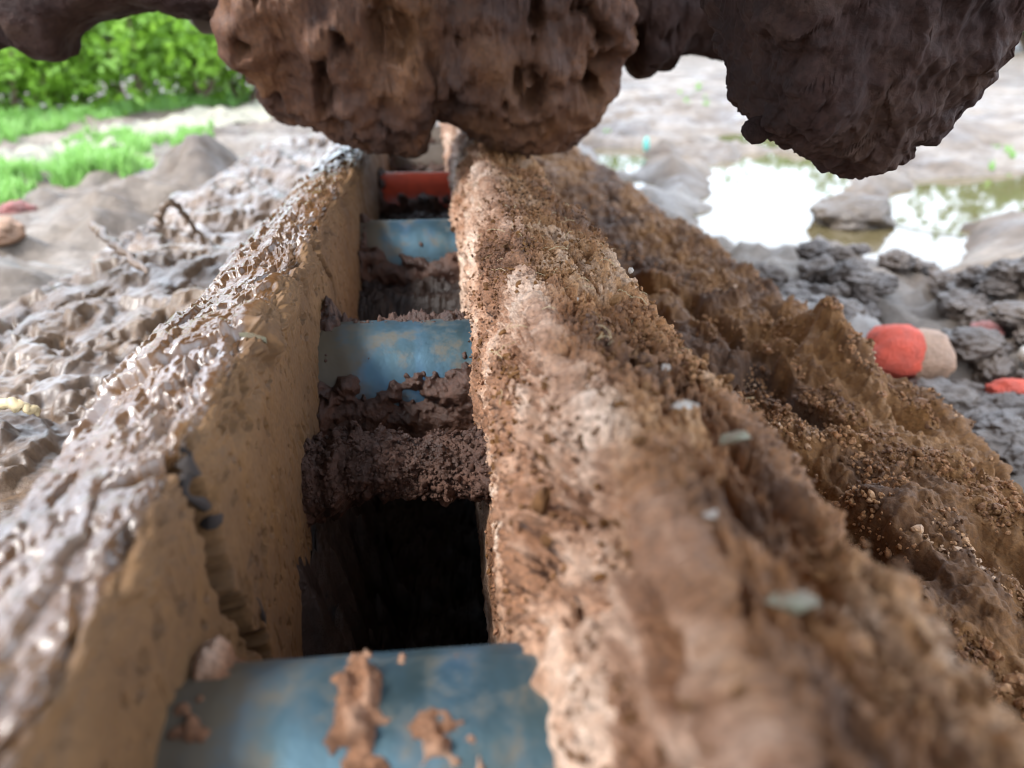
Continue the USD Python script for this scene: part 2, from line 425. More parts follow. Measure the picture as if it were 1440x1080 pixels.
def section(pts, counts, ys):
    q = resample(pts, counts)
    return np.stack([np.repeat(q[None, :, 0], len(ys), 0), np.repeat(ys[:, None], len(q), 1), np.repeat(q[None, :, 1], len(ys), 0)], -1)


def joint_dip(P, joints, width, depth, wob, seed, lean=0.0):
    d = 0
    for k, (j, s) in enumerate(joints):
        yy = P[..., 1] - j + wob * fb(P * [1, 0, 1], 60, seed + k, 3) + 0.2 * wob * fb(P * [1, 0.3, 1], 330, seed + k + 20, 3) - lean * (TOP - P[..., 2])
        d = d + s * np.exp(-(yy / width) ** 4)
    return -depth * d


END = 1.27
ys = stations(-0.06, END)
# ---- right rail
P = section([(XR, 0.10), (XR, 0.165), (XR + 0.0012, 0.200), (XR + 0.006, TOP - 0.011), (0.028, TOP + 0.003), (0.05, TOP - 0.001), (0.062, TOP - 0.003), (0.069, TOP - 0.012), (0.076, 0.19), (0.085, 0.13), (0.09, 0.10)],
            [18, 40, 18, 70, 80, 50, 28, 24, 30, 10], ys)
N = normals(P)
if N[len(ys) // 2, 110, 2] < 0:
    N = -N
upw = sstep(0.19, 0.22, P[..., 2])
nearw = sstep(0.24, 0.12, P[..., 1])
D = 0.009 * fb(P, (60, 20, 60), 1, 3) * (1 - 0.5 * nearw)
nearw = sstep(0.24, 0.12, P[..., 1])
wq = P + 0.004 * np.stack([fb(P, 90, 93, 2), fb(P, 60, 94, 2), 0 * P[..., 0]], -1)
D = D + (0.0075 + 0.004 * nearw) * (ridged(wq, (150, 16, 120), 2, 4) - 0.55) * upw
D = D + 0.0045 * fb(wq, (260, 120, 260), 3, 5) + 0.0036 * (ridged(wq, (480, 260, 480), 95, 3) - 0.55) + 0.0022 * fb(P, (1000, 800, 1000), 99, 2)
f1, f2, val = worley(P, 0.0052, 4)
clod = np.clip(1 - f1 ** 2 * 1.6, 0, 1)
patch = sstep(-0.06, 0.10, fb(P, (45, 22, 45), 5, 3))
D = D + 0.0028 * clod * (val - 0.15) * patch * (1 - nearw)
f1, f2, val = worley(P, 0.0021, 6)
D = D + 0.0011 * np.clip(1 - f1 ** 2 * 1.8, 0, 1) * (val - 0.1) * (0.3 + 0.7 * patch)
D = D + 0.0026 * (ridged(P, (800, 480, 800), 7, 2) - 0.6)
D = D - 0.010 * sstep(0.14, 0.20, fb(wq, (110, 50, 110), 8, 4)) * upw * (1 - 0.75 * nearw)
# the smooth clay smear near the camera and the break where two links meet
smear = np.exp(-(((P[..., 0] - 0.034 - 0.06 * (P[..., 1] - 0.1)) / 0.009) ** 2)) * sstep(0.20, 0.14, P[..., 1])
D = D * (1 - 0.6 * smear) + 0.005 * smear
D = D + nearw * (0.005 * (ridged(wq, (330, 150, 330), 96, 3) - 0.55) + 0.005 * fb(wq, (420, 260, 420), 89, 3) - 0.006 * sstep(0.10, 0.16, fb(wq, (230, 90, 230), 88, 4)))
hp = on_z(812, 752, TOP)
D = D - 0.009 * np.exp(-(((P[..., 0] - hp[0]) / 0.006) ** 2 + ((P[..., 1] - hp[1]) / 0.009) ** 2) ** 2) * (1 + 1.5 * fb(P, 300, 97, 2))
RJ = [(0.122 + PITCH * k, s) for k, s in enumerate((0.8, 0.35, 0.5, 0.3, 0.3, 0.3))]
D = D + joint_dip(P, RJ, 0.0035, 0.007, 0.03, 60) * np.exp(-((P[..., 0] - 0.022) / 0.012) ** 2)
CR = [(1028, 632, 1044, 700, 0.0009, 0.010), (1086, 752, 1148, 846, 0.0015, 0.014), (800, 356, 822, 392, 0.0011, 0.009), (905, 880, 940, 990, 0.0012, 0.008), (868, 500, 884, 560, 0.0009, 0.007), (760, 560, 775, 640, 0.0012, 0.008)]
for (xa, ya, xb, yb, w, dep) in CR:
    (xa, ya), (xb, yb) = on_z(xa, ya, TOP)[:2], on_z(xb, yb, TOP)[:2]
    t = np.clip(((P[..., 0] - xa) * (xb - xa) + (P[..., 1] - ya) * (yb - ya)) / ((xb - xa) ** 2 + (yb - ya) ** 2), 0, 1)
    dd = np.hypot(P[..., 0] - xa - t * (xb - xa), P[..., 1] - ya - t * (yb - ya)) + 0.0006 * fb(P, 500, 9)
    D = D - dep * np.exp(-(dd / w) ** 2) * (upw > 0.3)
inner = sstep(0.20, 0.17, P[..., 2]) * (P[..., 0] < 0.03)
D = D * (1 - 0.55 * inner)
R = P + N * D[..., None]
R[..., 0] += 0.0055 * sstep(0.128, 0.112, P[..., 1] + 0.03 * fb(P, 80, 87, 2)) * sstep(0.06, 0.03, P[..., 0])
RIGHT_SURF = R


def split(R, ys, joints, name, mat, core_x, label):
    edges = [0] + [int(np.argmin(np.abs(ys - j))) for j in joints if ys[0] < j < ys[-1]] + [len(ys) - 1]
    for a, b in zip(edges[:-1], edges[1:]):
        if b - a < 3:
            continue
        x = UsdGeom.Xform.Define(stage, numbered(str(chain.GetPath()) + '/' + name)).GetPrim()
        x.SetCustomDataByKey('label', label)
        y0, y1 = ys[a] + 0.002, ys[b] - 0.002
        core = trimesh.creation.box([core_x[1] - core_x[0], y1 - y0, 0.07])
        core.apply_translation([sum(core_x) / 2, (y0 + y1) / 2, 0.155])
        v = np.array(core.vertices)
        obj('link_body', core, DARKSTEEL, x, smooth=False)
        obj('mud_crust', grid(R[a:b + 1]), mat, x)


split(R, ys, [j for j, _ in RJ], 'track_link', RIGHT, (0.028, 0.058), 'right hand track link under crumbly reddish clay')

# ---- left rail
P = section([(-0.108, 0.10), (-0.104, 0.16), (-0.099, 0.192), (-0.093, TOP - 0.018), (-0.083, TOP - 0.009), (-0.068, TOP - 0.002), (-0.054, TOP + 0.001), (-0.0500, TOP - 0.003), (-0.0478, 0.212), (-0.0452, 0.185), (XL, 0.15), (XL, 0.10)],
            [14, 26, 22, 30, 50, 50, 26, 24, 60, 50, 16], ys)
N = normals(P)
if N[len(ys) // 2, 120, 2] < 0:
    N = -N
wall = sstep(TOP - 0.006, TOP - 0.014, P[..., 2]) * (P[..., 0] > -0.07)
wq = P + 0.006 * np.stack([fb(P, 70, 91, 2), fb(P, 70, 92, 2), 0 * P[..., 0]], -1)
tr = 5.0 * fb(wq, (62, 22, 30), 11, 5) + 1.1 * fb(wq, (230, 90, 200), 12, 3)
fr = tr - np.floor(tr)
terr = np.floor(tr) + sstep(0.86, 0.99, fr) - 0.12 * fr
D_top = 0.0021 * terr + 0.006 * fb(P, (30, 14, 30), 10, 2) + 0.0016 * fb(wq, (170, 60, 170), 13, 3) - 0.0022 * sstep(0.10, 0.17, fb(wq, (150, 60, 150), 98, 4)) + 0.0022 * fb(wq, (330, 220, 330), 86, 3) + 0.0014 * (ridged(P, (520, 330, 520), 85, 2) - 0.5) + 0.0009 * fb(P, (800, 560, 800), 15, 3)
# the flake that has lifted off the rail a hand's breadth ahead
fl = P[..., 1] - 0.192 - 0.55 * (P[..., 0] + 0.07) + 0.02 * fb(P, (60, 60, 0), 17, 3)
D_top = D_top + 0.004 * sstep(0.0, 0.0016, fl) * np.exp(-np.clip(fl, 0, 1) / 0.05)
D_wall = 0.0028 * fb(P, (40, 25, 40), 18, 3) + 0.0006 * fb(P, (350, 350, 350), 19, 3)
D_wall = D_wall - 0.0016 * sstep(0.74, 0.84, noise(P * [420, 420, 300], 20)) - 0.0010 * sstep(0.16, 0.24, fb(P, (220, 420, 70), 21, 2)) + 0.0005 * fb(P, (900, 900, 900), 22, 2)
D = D_top * (1 - wall) + D_wall * wall
LJ = [(0.135 + PITCH * k, s) for k, s in enumerate((1.0, 0.3, 0.25, 0.3, 0.3, 0.3))]
D = D + joint_dip(P, LJ, 0.0030, 0.015, 0.024, 70, 0.18) * sstep(-0.066, -0.056, P[..., 0])
L = P + N * D[..., None]
L[..., 0] -= 0.0012 * sstep(0.137, 0.131, P[..., 1]) * wall
split(L, ys, [j for j, _ in LJ], 'track_link', LEFT, (-0.083, -0.06), 'left hand track link with smooth ochre side and wet flaking top')

# ---- bushings
yb = [Y0 + PITCH * k for k in range(6)]


def bushing(k, y):
    x = UsdGeom.Xform.Define(stage, numbered(str(chain.GetPath()) + '/bushing')).GetPrim()
    x.SetCustomDataByKey('label', ['nearest bushing, bare steel with blue sky sheen in its colour and mud smears', 'second bushing, steel with blue sky sheen in its colour, under a rim of mud', 'third bushing, half dark with a pale blue shine', 'fourth bushing, red below its pale top', 'far bushing under the roller', 'far bushing under the roller'][k])
    n, m = 90, 160
    xr = XR + (0.0065 if k == 0 else 0)
    u = np.linspace(XL - 0.004, xr + 0.004, n)
    a = np.linspace(0, 2 * np.pi, m)
    U, Aa = np.meshgrid(u, a, indexing='ij')
    r = BR + 0.0002 * (noise(np.stack([U * 200, np.cos(Aa) * 3, np.sin(Aa) * 3], -1), k) - 0.5)
    P = np.stack([U, y + r * np.cos(Aa), BZ + r * np.sin(Aa)], -1)
    obj('steel_sleeve', grid(P, flip=True), RUST if k == 3 else DARKSTEEL if k > 3 else STEEL_SKY, x)  # far sleeves take darker steel in place of shade under the roller
    # mud stuck on it, thick low down and at its ends, patchy on top
    n, m = (190, 300) if k < 2 else (80, 120)
    u = np.linspace(XL - 0.003, xr + 0.003, n)
    a = np.linspace(math.radians(-150), math.radians(205), m)
    U, Aa = np.meshgrid(u, a, indexing='ij')
    Q = np.stack([U, y + BR * np.cos(Aa), BZ + BR * np.sin(Aa)], -1)
    deg = np.degrees(Aa)
    big, small = fb(Q, 110, 80 + k, 4), fb(Q, 420, 90 + k, 3)
    low = sstep(200 + 8 * (U - XL) / 0.058, 212, deg) * 0 + sstep(185, 215, deg) * 0
    # angle 90 is up, 180 faces the camera, below that the shaded underside
    cover = -0.0030 + 0.0075 * np.clip(big, -1, 1) + 0.002 * small
    dd_ = np.where(deg < -90, deg + 360, deg)
    und = sstep(190, 215, dd_) if k == 0 else sstep(146, 178, dd_ + 60 * big)
    cover = cover + 0.009 * und
    cover = cover + 0.006 * np.exp(-((U - XL) / 0.0045) ** 2) * sstep(-0.2, 0.1, big)
    cover = cover + (0.0050 if k == 1 else 0.0016) * np.exp(-((deg - (74 if k == 1 else 70)) / 16) ** 2) * (0.5 + 0.5 * sstep(XL + 0.015, XR, U) + 2.2 * small)
    if k == 0:
        for ux, dg, su, sd, hh in ((-0.0165, 92, 0.0036, 34, 0.0066), (-0.0125, 128, 0.004, 12, 0.0042), (-0.004, 112, 0.0075, 12, 0.0056), (0.0035, 122, 0.0012, 7, 0.004), (-0.0265, 146, 0.0016, 6, 0.003), (-0.022, 112, 0.004, 10, 0.0032)):
            cover = cover + hh * np.exp(-((U - ux) / su) ** 2 - ((deg - dg) / sd) ** 2) * (0.75 + 1.2 * small)
        cover = cover + 0.009 * sstep(0.013, 0.021, U + 0.012 * big)
    R_ = BR + np.where(cover > 0, cover, np.maximum(cover, -0.001) * 1.0 - 0.0004)
    Q = np.stack([U, y + R_ * np.cos(Aa), BZ + R_ * np.sin(Aa)], -1)
    obj('mud_crust', grid(Q, flip=True), PIT_SHADE if k else RIGHT, x)


for k, y in enumerate(yb):
    bushing(k, y)


# ---- floor of the gap and the mud bridging it half way between the bushings
def floor():
    ys_ = np.linspace(-0.03, END, 520)
    xs = np.linspace(XL - 0.003, XR + 0.003, 90)
    Yg, Xg = np.meshgrid(ys_, xs, indexing='ij')
    ph = ((Yg - Y0) / PITCH) % 1.0
    P = np.stack([Xg, Yg, 0 * Xg], -1)
    k = np.floor((Yg - Y0) / PITCH)
    z = 0.062 + 0.016 * fb(P, 90, 100, 3) + 0.10 * sstep(XL + 0.026, XL - 0.004, Xg + 0.012 * fb(P, 120, 105, 3)) * sstep(0.22, 0.5, ph) * (k == 0)
    br = np.where(k == 1, sstep(0.48, 0.66, ph) * sstep(1.08, 0.92, ph), np.where(k >= 2, sstep(0.3, 0.5, ph), 0))
    z = z * (1 - br) + (np.where(k == 1, 0.166, 0.17) + 0.012 * fb(P, (80, 80, 80), 102, 3)) * br
    z = z + 0.006 * fb(P, (330, 330, 330), 103, 3) + 0.003 * (ridged(P, (500, 500, 500), 104, 2) - 0.5)
    return np.stack([Xg, Yg, z], -1)


FL = floor()
obj('gap_mud', grid(FL, flip=True), DEEP_SHADE, chain)


def bridge(yc, zc, ry, rz, seed):
    u, a = np.linspace(XL - 0.004, XR + 0.004, 150), np.linspace(0, 2 * np.pi, 220)
    U, A_ = np.meshgrid(u, a, indexing='ij')
    P = np.stack([U, yc + ry * np.cos(A_), zc + rz * np.sin(A_)], -1)
    D = 0.012 * fb(P, 80, seed, 3) + 0.005 * fb(P, 240, seed + 1, 3)
    f1, f2, val = worley(P, 0.003, seed + 2)
    D = D + 0.0024 * np.clip(1 - f1 ** 2 * 1.5, 0, 1) * (val - 0.2) + 0.0016 * (ridged(P, 700, seed + 3, 2) - 0.5)
    t = np.clip((XR - U) / (XR - XL), 0, 1)
    D = D + 0.006 * fb(P * [1, 0, 0], 110, seed + 9, 3) + 0.004 * sstep(0.45, 1.0, t)
    n_ = np.stack([0 * U, np.cos(A_), np.sin(A_)], -1)
    P = P + n_ * D[..., None]
    P[..., 2] -= 0.010 * sstep(0.55, 1.0, t)
    P[..., 1] += 0.012 * t - 0.006
    return P


BR1 = bridge(0.222, 0.173, 0.011, 0.008, 140)
o = obj('mud_bridge', grid(BR1, flip=True), PIT_SHADE, chain)
o.SetCustomDataByKey('label', 'crumbly mud bridging the gap between the two nearest bushings')

# ---- shoes and the mud lying on them
ysb = rows(-0.06, END + 0.3, k=0.011, lo=0.0010, hi=0.014)


def bank(pts, counts, flip, seed, wet):
    P = section(pts, counts, ysb)
    N = normals(P)
    if N[len(ysb) // 2, P.shape[1] // 2, 2] < 0:
        N = -N
    D = 0.030 * fb(P, (26, 18, 26), seed, 4)
    f1, f2, val = worley(P, 0.013, seed + 1)
    if not wet:
        D = D + 0.007 * np.clip(1 - f1 ** 2 * 1.4, 0, 1) * (val - 0.2)
    if wet:
        wq = P + 0.012 * np.stack([fb(P, 40, seed + 7, 2), fb(P, 40, seed + 8, 2), 0 * P[..., 0]], -1)
        tr = 5 * fb(wq, (30, 22, 30), seed + 2, 5)
        D = D + 0.006 * (np.floor(tr) + sstep(0.78, 0.99, tr - np.floor(tr))) + 0.008 * fb(wq, (90, 60, 90), seed + 3, 5) - 0.010 * sstep(0.1, 0.2, fb(wq, (70, 50, 70), seed + 9, 3)) + 0.0026 * fb(P, (340, 260, 340), seed + 10, 3)
    else:
        D = D + 0.013 * (ridged(P, (75, 14, 75), seed + 2, 3) - 0.6)
        f1, f2, val = worley(P, 0.0042, seed + 4)
        D = D + 0.0028 * np.clip(1 - f1 ** 2 * 1.6, 0, 1) * (val - 0.1) + 0.005 * fb(P, (300, 220, 300), seed + 5, 4) + 0.003 * (ridged(P, (520, 400, 520), seed + 8, 2) - 0.55) - 0.016 * sstep(0.1, 0.22, fb(P, (42, 20, 42), seed + 6, 3))
    return P + N * D[..., None]


BRG = bank([(0.078, 0.128), (0.10, 0.136), (0.16, 0.140), (0.215, 0.136), (0.246, 0.126), (0.262, 0.09), (0.275, 0.03)], [20, 60, 60, 40, 30, 20], False, 200, False)
# a taller tuft of clay on the right bank
pk = on_z(1165, 470, 0.15)
BRG[..., 2] += 0.024 * np.exp(-(((BRG[..., 0] - pk[0]) / 0.018) ** 2 + ((BRG[..., 1] - pk[1]) / 0.035) ** 2)) * (1 + 0.8 * fb(BRG, 110, 290, 3))
BLG = bank([(-0.36, 0.03), (-0.33, 0.09), (-0.30, 0.125), (-0.25, 0.14), (-0.18, 0.138), (-0.12, 0.136), (-0.096, 0.128)], [20, 30, 40, 50, 40, 20], False, 240, True)
sj = [0.02 + PITCH * k for k in range(-1, 9)]
for a, b in zip(sj[:-1], sj[1:]):
    if a > END + 0.2:
        break
    i0, i1 = int(np.argmin(np.abs(ysb - a))), int(np.argmin(np.abs(ysb - b)))
    if i1 - i0 < 3:
        continue
    x = UsdGeom.Xform.Define(stage, numbered(str(chain.GetPath()) + '/track_shoe')).GetPrim()
    prof = Polygon([(a + 0.004, 0.092), (b - 0.004, 0.092), (b - 0.004, 0.100), (a + 0.03, 0.100), (a + 0.018, 0.100), (a + 0.004, 0.100)])
    for xa, xb in ((-0.29, -0.05), (0.018, 0.23)):
        plate = trimesh.util.concatenate([trimesh.creation.box([xb - xa, b - a - 0.006, 0.008], trimesh.transformations.translation_matrix([(xa + xb) / 2, (a + b) / 2, 0.094])),
                                          trimesh.creation.box([xb - xa, 0.014, 0.028], trimesh.transformations.translation_matrix([(xa + xb) / 2, a + 0.02, 0.0755]))])
        obj('shoe_plate', plate, DARKSTEEL, x, smooth=False)
    obj('mud_crust', grid(BRG[i0:i1 + 1]), BANK_R, x)
    obj('mud_crust', grid(BLG[i0:i1 + 1]), BANK_L, x)


# ---- crumbs of clay lying loose on the rail, the bank and the bridges
def instancer(parent, name, protos, mats, pos, scl, quat, kind='stuff', label=None, cat=None):
    path = numbered((str(parent.GetPath()) if parent is not None else '/World') + '/' + name)
    pi = UsdGeom.PointInstancer.Define(stage, path)
    for k, (m, mt) in enumerate(zip(protos, mats)):
        pr = usdkit.mesh(stage, '%s/piece%s' % (path, '' if k == 0 else '_%03d' % k), m, mt, smooth=35)
        pi.CreatePrototypesRel().AddTarget(pr.GetPath())
    pi.CreateProtoIndicesAttr(Vt.IntArray.FromNumpy(rng.integers(0, len(protos), len(pos)).astype(np.int32)))
    pi.CreatePositionsAttr(Vt.Vec3fArray.FromNumpy(np.asarray(pos, np.float32)))
    pi.CreateScalesAttr(Vt.Vec3fArray.FromNumpy(np.asarray(scl, np.float32)))
    q = quat / np.linalg.norm(quat, axis=1, keepdims=True)
    pi.CreateOrientationsAttr(Vt.QuathArray([Gf.Quath(float(a[0]), Gf.Vec3h(float(a[1]), float(a[2]), float(a[3]))) for a in q]))
    return tag(pi, label, cat, None, kind)


def crumb_protos(n=6):
    out = []
    for k in range(n):
        m = trimesh.creation.icosphere(1, 0.5)
        v = np.array(m.vertices)
        v = v * (1 + 1.1 * (noise(v * 3.1 + 11 * k, k) - 0.5))[:, None] * rng.uniform(0.6, 1.25, 3)
        out.append((v, np.array(m.faces)))
    return out


pos, scl = [], []
for S, n, rngx, s0, zmin in ((RIGHT_SURF, 20000, None, 0.0009, 0.15), (BRG, 22000, None, 0.0012, 0.11)):
    flat = S.reshape(-1, 3)
    zc = 0.912 * flat[:, 1] + 0.41 * (CAM_Z - flat[:, 2])
    w = np.where((flat[:, 1] > 0.05) & (flat[:, 1] < 0.9) & (flat[:, 2] > zmin), 1.0, 0) * sstep(0.42, 0.60, noise(flat * [70, 35, 70], 300))
    pick = rng.choice(len(flat), n, p=w / w.sum())
    pos.append(flat[pick] + rng.normal(0, 0.0005, (n, 3)) + [0, 0, 0.0003])
    scl.append(np.clip(rng.lognormal(math.log(s0), 0.45, n), 0.0003, 0.004)[:, None] * rng.uniform(0.7, 1.3, (n, 3)))
pos, scl = np.vstack(pos), np.vstack(scl)
instancer(chain, 'mud_crumbs', crumb_protos(), [RIGHT, RIGHT, BANK_R] * 2, pos, scl, rng.normal(size=(len(pos), 4)))
flat = BR1.reshape(-1, 3)
pos = flat[rng.choice(np.nonzero(flat[:, 2] > 0.166)[0], 3500)] + rng.normal(0, 0.0005, (3500, 3))
scl = np.clip(rng.lognormal(math.log(0.0009), 0.45, 3500), 0.0004, 0.0025)[:, None] * rng.uniform(0.7, 1.3, (3500, 3))
instancer(chain, 'mud_crumbs', crumb_protos(), [PIT_SHADE] * 6, pos, scl, rng.normal(size=(3500, 4)))


# fine roots in the clay
def curves(parent, name, lines, width, mat):
    c = UsdGeom.BasisCurves.Define(stage, numbered((str(parent.GetPath()) if parent is not None else '/World') + '/' + name))
    c.CreateTypeAttr('linear')
    c.CreatePointsAttr(Vt.Vec3fArray.FromNumpy(np.vstack(lines).astype(np.float32)))
    c.CreateCurveVertexCountsAttr(Vt.IntArray([len(x) for x in lines]))
    c.CreateWidthsAttr(Vt.FloatArray([width]))
    c.SetWidthsInterpolation('constant')
    UsdShade.MaterialBindingAPI.Apply(c.GetPrim()).Bind(mat)
    return c.GetPrim()


lines = []
flat = RIGHT_SURF.reshape(-1, 3)
ok = np.nonzero((flat[:, 1] > 0.16) & (flat[:, 1] < 0.6) & (flat[:, 2] > 0.2))[0]
for p in flat[rng.choice(ok, 130)]:
    d = rng.normal(size=3) * [1, 1.6, 0.25]
    d /= np.linalg.norm(d)
    l = rng.uniform(0.003, 0.012)
    w = np.cumsum(rng.normal(0, 0.12, (9, 3)), 0) * l / 9
    t = np.linspace(-0.5, 0.5, 9)[:, None]
    q = p + d * l * t + w
    q[:, 2] = np.maximum(q[:, 2], p[2] - 0.0003) + 0.0012 * (1 - 4 * t[:, 0] ** 2)
    lines.append(q)
tag(curves(chain, 'root_fibres', lines, 0.00017, STRAW), kind='stuff')


# ------------------------------------------------------------------ the roller and frame ahead, hung with mud
def hanging(outline, yp, a, ztop, n, m, seed, amp=1.0, power=0.8, drip=0.5, fine=1.0):
    """Mud hung under a bar: the outline (photo points, taken in the plane y = yp) is its lower edge, A its half depth along the track."""
    q = np.array([on_y(x, y, yp) for x, y in outline])
    xs = np.linspace(q[0, 0], q[-1, 0], n)
    zb = np.interp(xs, q[:, 0], q[:, 2])
    zb = np.minimum(zb, ztop - 0.004)
    ph = np.linspace(0, 2 * np.pi, m)
    Xg, Ph = np.meshgrid(xs, ph, indexing='ij')
    low = np.sin(Ph)
    fade = np.minimum(1, np.minimum(np.arange(n), np.arange(n)[::-1]) / (0.04 * n))[:, None] ** 0.5
    zz = np.where(low > 0, ztop - (ztop - zb)[:, None] * np.abs(low) ** power, ztop + 0.005 * np.abs(low) ** 0.3)
    yy = yp - a * np.sign(np.cos(Ph)) * np.abs(np.cos(Ph)) ** 0.8 * (0.35 + 0.65 * fade)
    P = np.stack([Xg, yy, zz], -1)
    N = normals(P)
    c = P.mean(axis=(0, 1))
    if (N * (P - c)).sum() < 0:
        N = -N
    front = sstep(1.25, 0.85, Ph) + sstep(1.9, 2.3, Ph)
    D = amp * (0.044 * fb(P, (30, 30, 22), seed, 4) + drip * 0.024 * (ridged(P, (36, 36, 20), seed + 1, 3) - 0.55) - drip * 0.040 * sstep(0.08, 0.2, fb(P, (48, 48, 30), seed + 7, 4))) * (0.2 + 0.8 * front)
    f1, f2, val = worley(P, 0.028, seed + 8)
    D = D + amp * 0.010 * np.clip(1 - f1 ** 2 * 1.3, 0, 1) * (val - 0.2) * (0.3 + 0.7 * front)
    f1, f2, val = worley(P, 0.012, seed + 2)
    D = D + amp * 0.007 * np.clip(1 - f1 ** 2 * 1.5, 0, 1) * (val - 0.3)
    D = D + amp * fine * (0.006 * fb(P, (140, 140, 140), seed + 3, 3) + 0.0030 * fb(P, (330, 330, 330), seed + 4, 2))
    P = P + N * D[..., None]
    P = np.vstack([np.repeat(P[:1].mean(axis=1, keepdims=True), m, 1), P, np.repeat(P[-1:].mean(axis=1, keepdims=True), m, 1)])
    return grid(P)


def drum(x0, x1, r, y, z, seg=48, bev=0.006):
    pr = np.array([(x0, 0), (x0, r - bev), (x0 + bev, r), (x1 - bev, r), (x1, r - bev), (x1, 0)])
    a = np.linspace(0, 2 * np.pi, seg + 1)
    P = np.stack([np.repeat(pr[:, :1], seg + 1, 1), y + pr[:, 1:] * np.cos(a), z + pr[:, 1:] * np.sin(a)], -1)
    return grid(P, flip=True)


roller = thing('track_roller', 'bottom track roller packed with brown mud, resting on the rails ahead', 'track roller')
RY = 0.60
obj('roller_shell', drum(-0.06, 0.03, 0.055, RY, 0.315), DARKSTEEL, roller)
obj('roller_tread', drum(-0.115, -0.055, 0.066, RY, 0.315), DARKSTEEL, roller)
obj('roller_tread', drum(0.025, 0.085, 0.066, RY, 0.315), DARKSTEEL, roller)
obj('axle', drum(-0.16, 0.13, 0.022, RY, 0.325), DARKSTEEL, roller)
center = [(338, 20), (342, 60), (360, 88), (372, 115), (380, 145), (398, 166), (430, 171), (450, 180), (480, 192), (520, 206), (548, 208), (585, 218), (600, 196), (604, 172), (614, 160), (632, 162), (648, 178),
          (668, 194), (692, 207), (726, 219), (760, 211), (792, 206), (822, 186), (828, 160), (836, 140), (844, 118), (852, 98), (860, 60), (866, 20)]
obj('mud_crust', hanging(center, RY - 0.03, 0.085, 0.385, 420, 240, 400, 0.8, fine=1.15), OVER, roller)

frame = thing('crawler_undercarriage', 'dark steel undercarriage beam above the roller, lengthened unseen for shade, hung with drying mud', 'undercarriage')
obj('lengthened_beam', trimesh.creation.box([0.20, 2.6, 0.16], trimesh.transformations.translation_matrix([-0.005, 0.52, 0.475])), DARKSTEEL, frame, smooth=False)  # carried back unseen over the camera, added to darken the gap
obj('side_plate', trimesh.creation.box([0.030, 1.3, 0.10], trimesh.transformations.translation_matrix([0.16, 1.17, 0.40])), DARKSTEEL, frame, smooth=False)
obj('guard_strip', trimesh.creation.box([0.40, 0.05, 0.006], trimesh.transformations.translation_matrix([-0.24, 0.53, 0.322])), DARKSTEEL, frame, smooth=False)
obj('cross_bar', trimesh.creation.box([0.50, 0.06, 0.04], trimesh.transformations.translation_matrix([0.18, 0.56, 0.352])), DARKSTEEL, frame, smooth=False)
left = [(-150, 40), (-60, 75), (0, 66), (18, 56), (36, 66), (60, 84), (84, 86), (98, 80), (102, 52), (118, 30), (150, 22), (200, 10), (240, 18), (258, 26), (290, 30), (312, 22), (334, 28), (346, 40), (380, 30)]
obj('mud_crust', hanging(left, 0.53, 0.035, 0.322, 260, 120, 430, 0.30), OVER_SHADE, frame)
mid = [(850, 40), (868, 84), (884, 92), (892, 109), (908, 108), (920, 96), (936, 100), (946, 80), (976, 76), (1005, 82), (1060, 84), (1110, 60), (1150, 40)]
obj('mud_crust', hanging(mid, 0.55, 0.05, 0.345, 200, 120, 460, 0.35), OVER_SHADE, frame)

guard = thing('roller_guard', 'roller guard lug on the right with a big lump of mud coloured dark for shade hanging from it', 'roller guard')
gp = on_y(1210, 40, 0.31)
obj('guard_plate', trimesh.creation.box([0.15, 0.05, 0.03], trimesh.transformations.translation_matrix([gp[0], 0.33, 0.338])), DARKSTEEL, guard, smooth=False)
right = [(1030, 20), (1040, 60), (1044, 100), (1048, 126), (1056, 146), (1062, 166), (1074, 182), (1086, 190), (1100, 206), (1130, 216), (1160, 230), (1195, 246), (1214, 241), (1232, 232), (1252, 221), (1268, 204), (1300, 190),
         (1325, 178), (1346, 156), (1366, 140), (1386, 112), (1410, 76), (1426, 56), (1445, 45), (1500, 30)]
right = [(x if x < 1195 else 602 + (x - 602) * (1 - 0.075 * (x - 1195) / 245), y) for x, y in right]
obj('mud_crust', hanging(right, 0.30, 0.045, 0.335, 440, 250, 500, 0.55, drip=0.2, fine=1.9), OVER_SHADE, guard)
fl = on_y(1066, 180, 0.296)
v, f = blob(0.010, 71, 0.35, 2, sq=(1.2, 0.4, 1.0))
tag(obj('mud_flake', (v + fl - [0, 0, 0.006], f), OVER_SHADE, guard))


# ------------------------------------------------------------------ loose things on the track
def lay(name, px, py, z, size, mat, label, cat, seed, sq=(1, 1, 0.7), amp=0.25, sub=2, group=None, chipped=False):
    p = on_z(px, py, z)
    o = obj(name, chip(size, seed, sq) if chipped else blob(size, seed, amp, sub, sq=sq), mat, smooth=20 if chipped else True)
    UsdGeom.Xformable(o).AddTranslateOp().Set(Gf.Vec3d(*map(float, p)))
    return tag(o, label, cat, group)


def surf_z(S, px, py):
    """Height where the photo point meets a built surface."""
    flat = S.reshape(-1, 3)
    d = ray(px, py); d /= np.linalg.norm(d)
    v = flat - EYE
    t = v @ d
    off = np.linalg.norm(v - t[:, None] * d, axis=1)
    near = np.nonzero(off < 0.0025)[0]
    if not len(near):
        return float(flat[np.argmin(off), 2])
    return float(flat[near[np.argmin(t[near])], 2])


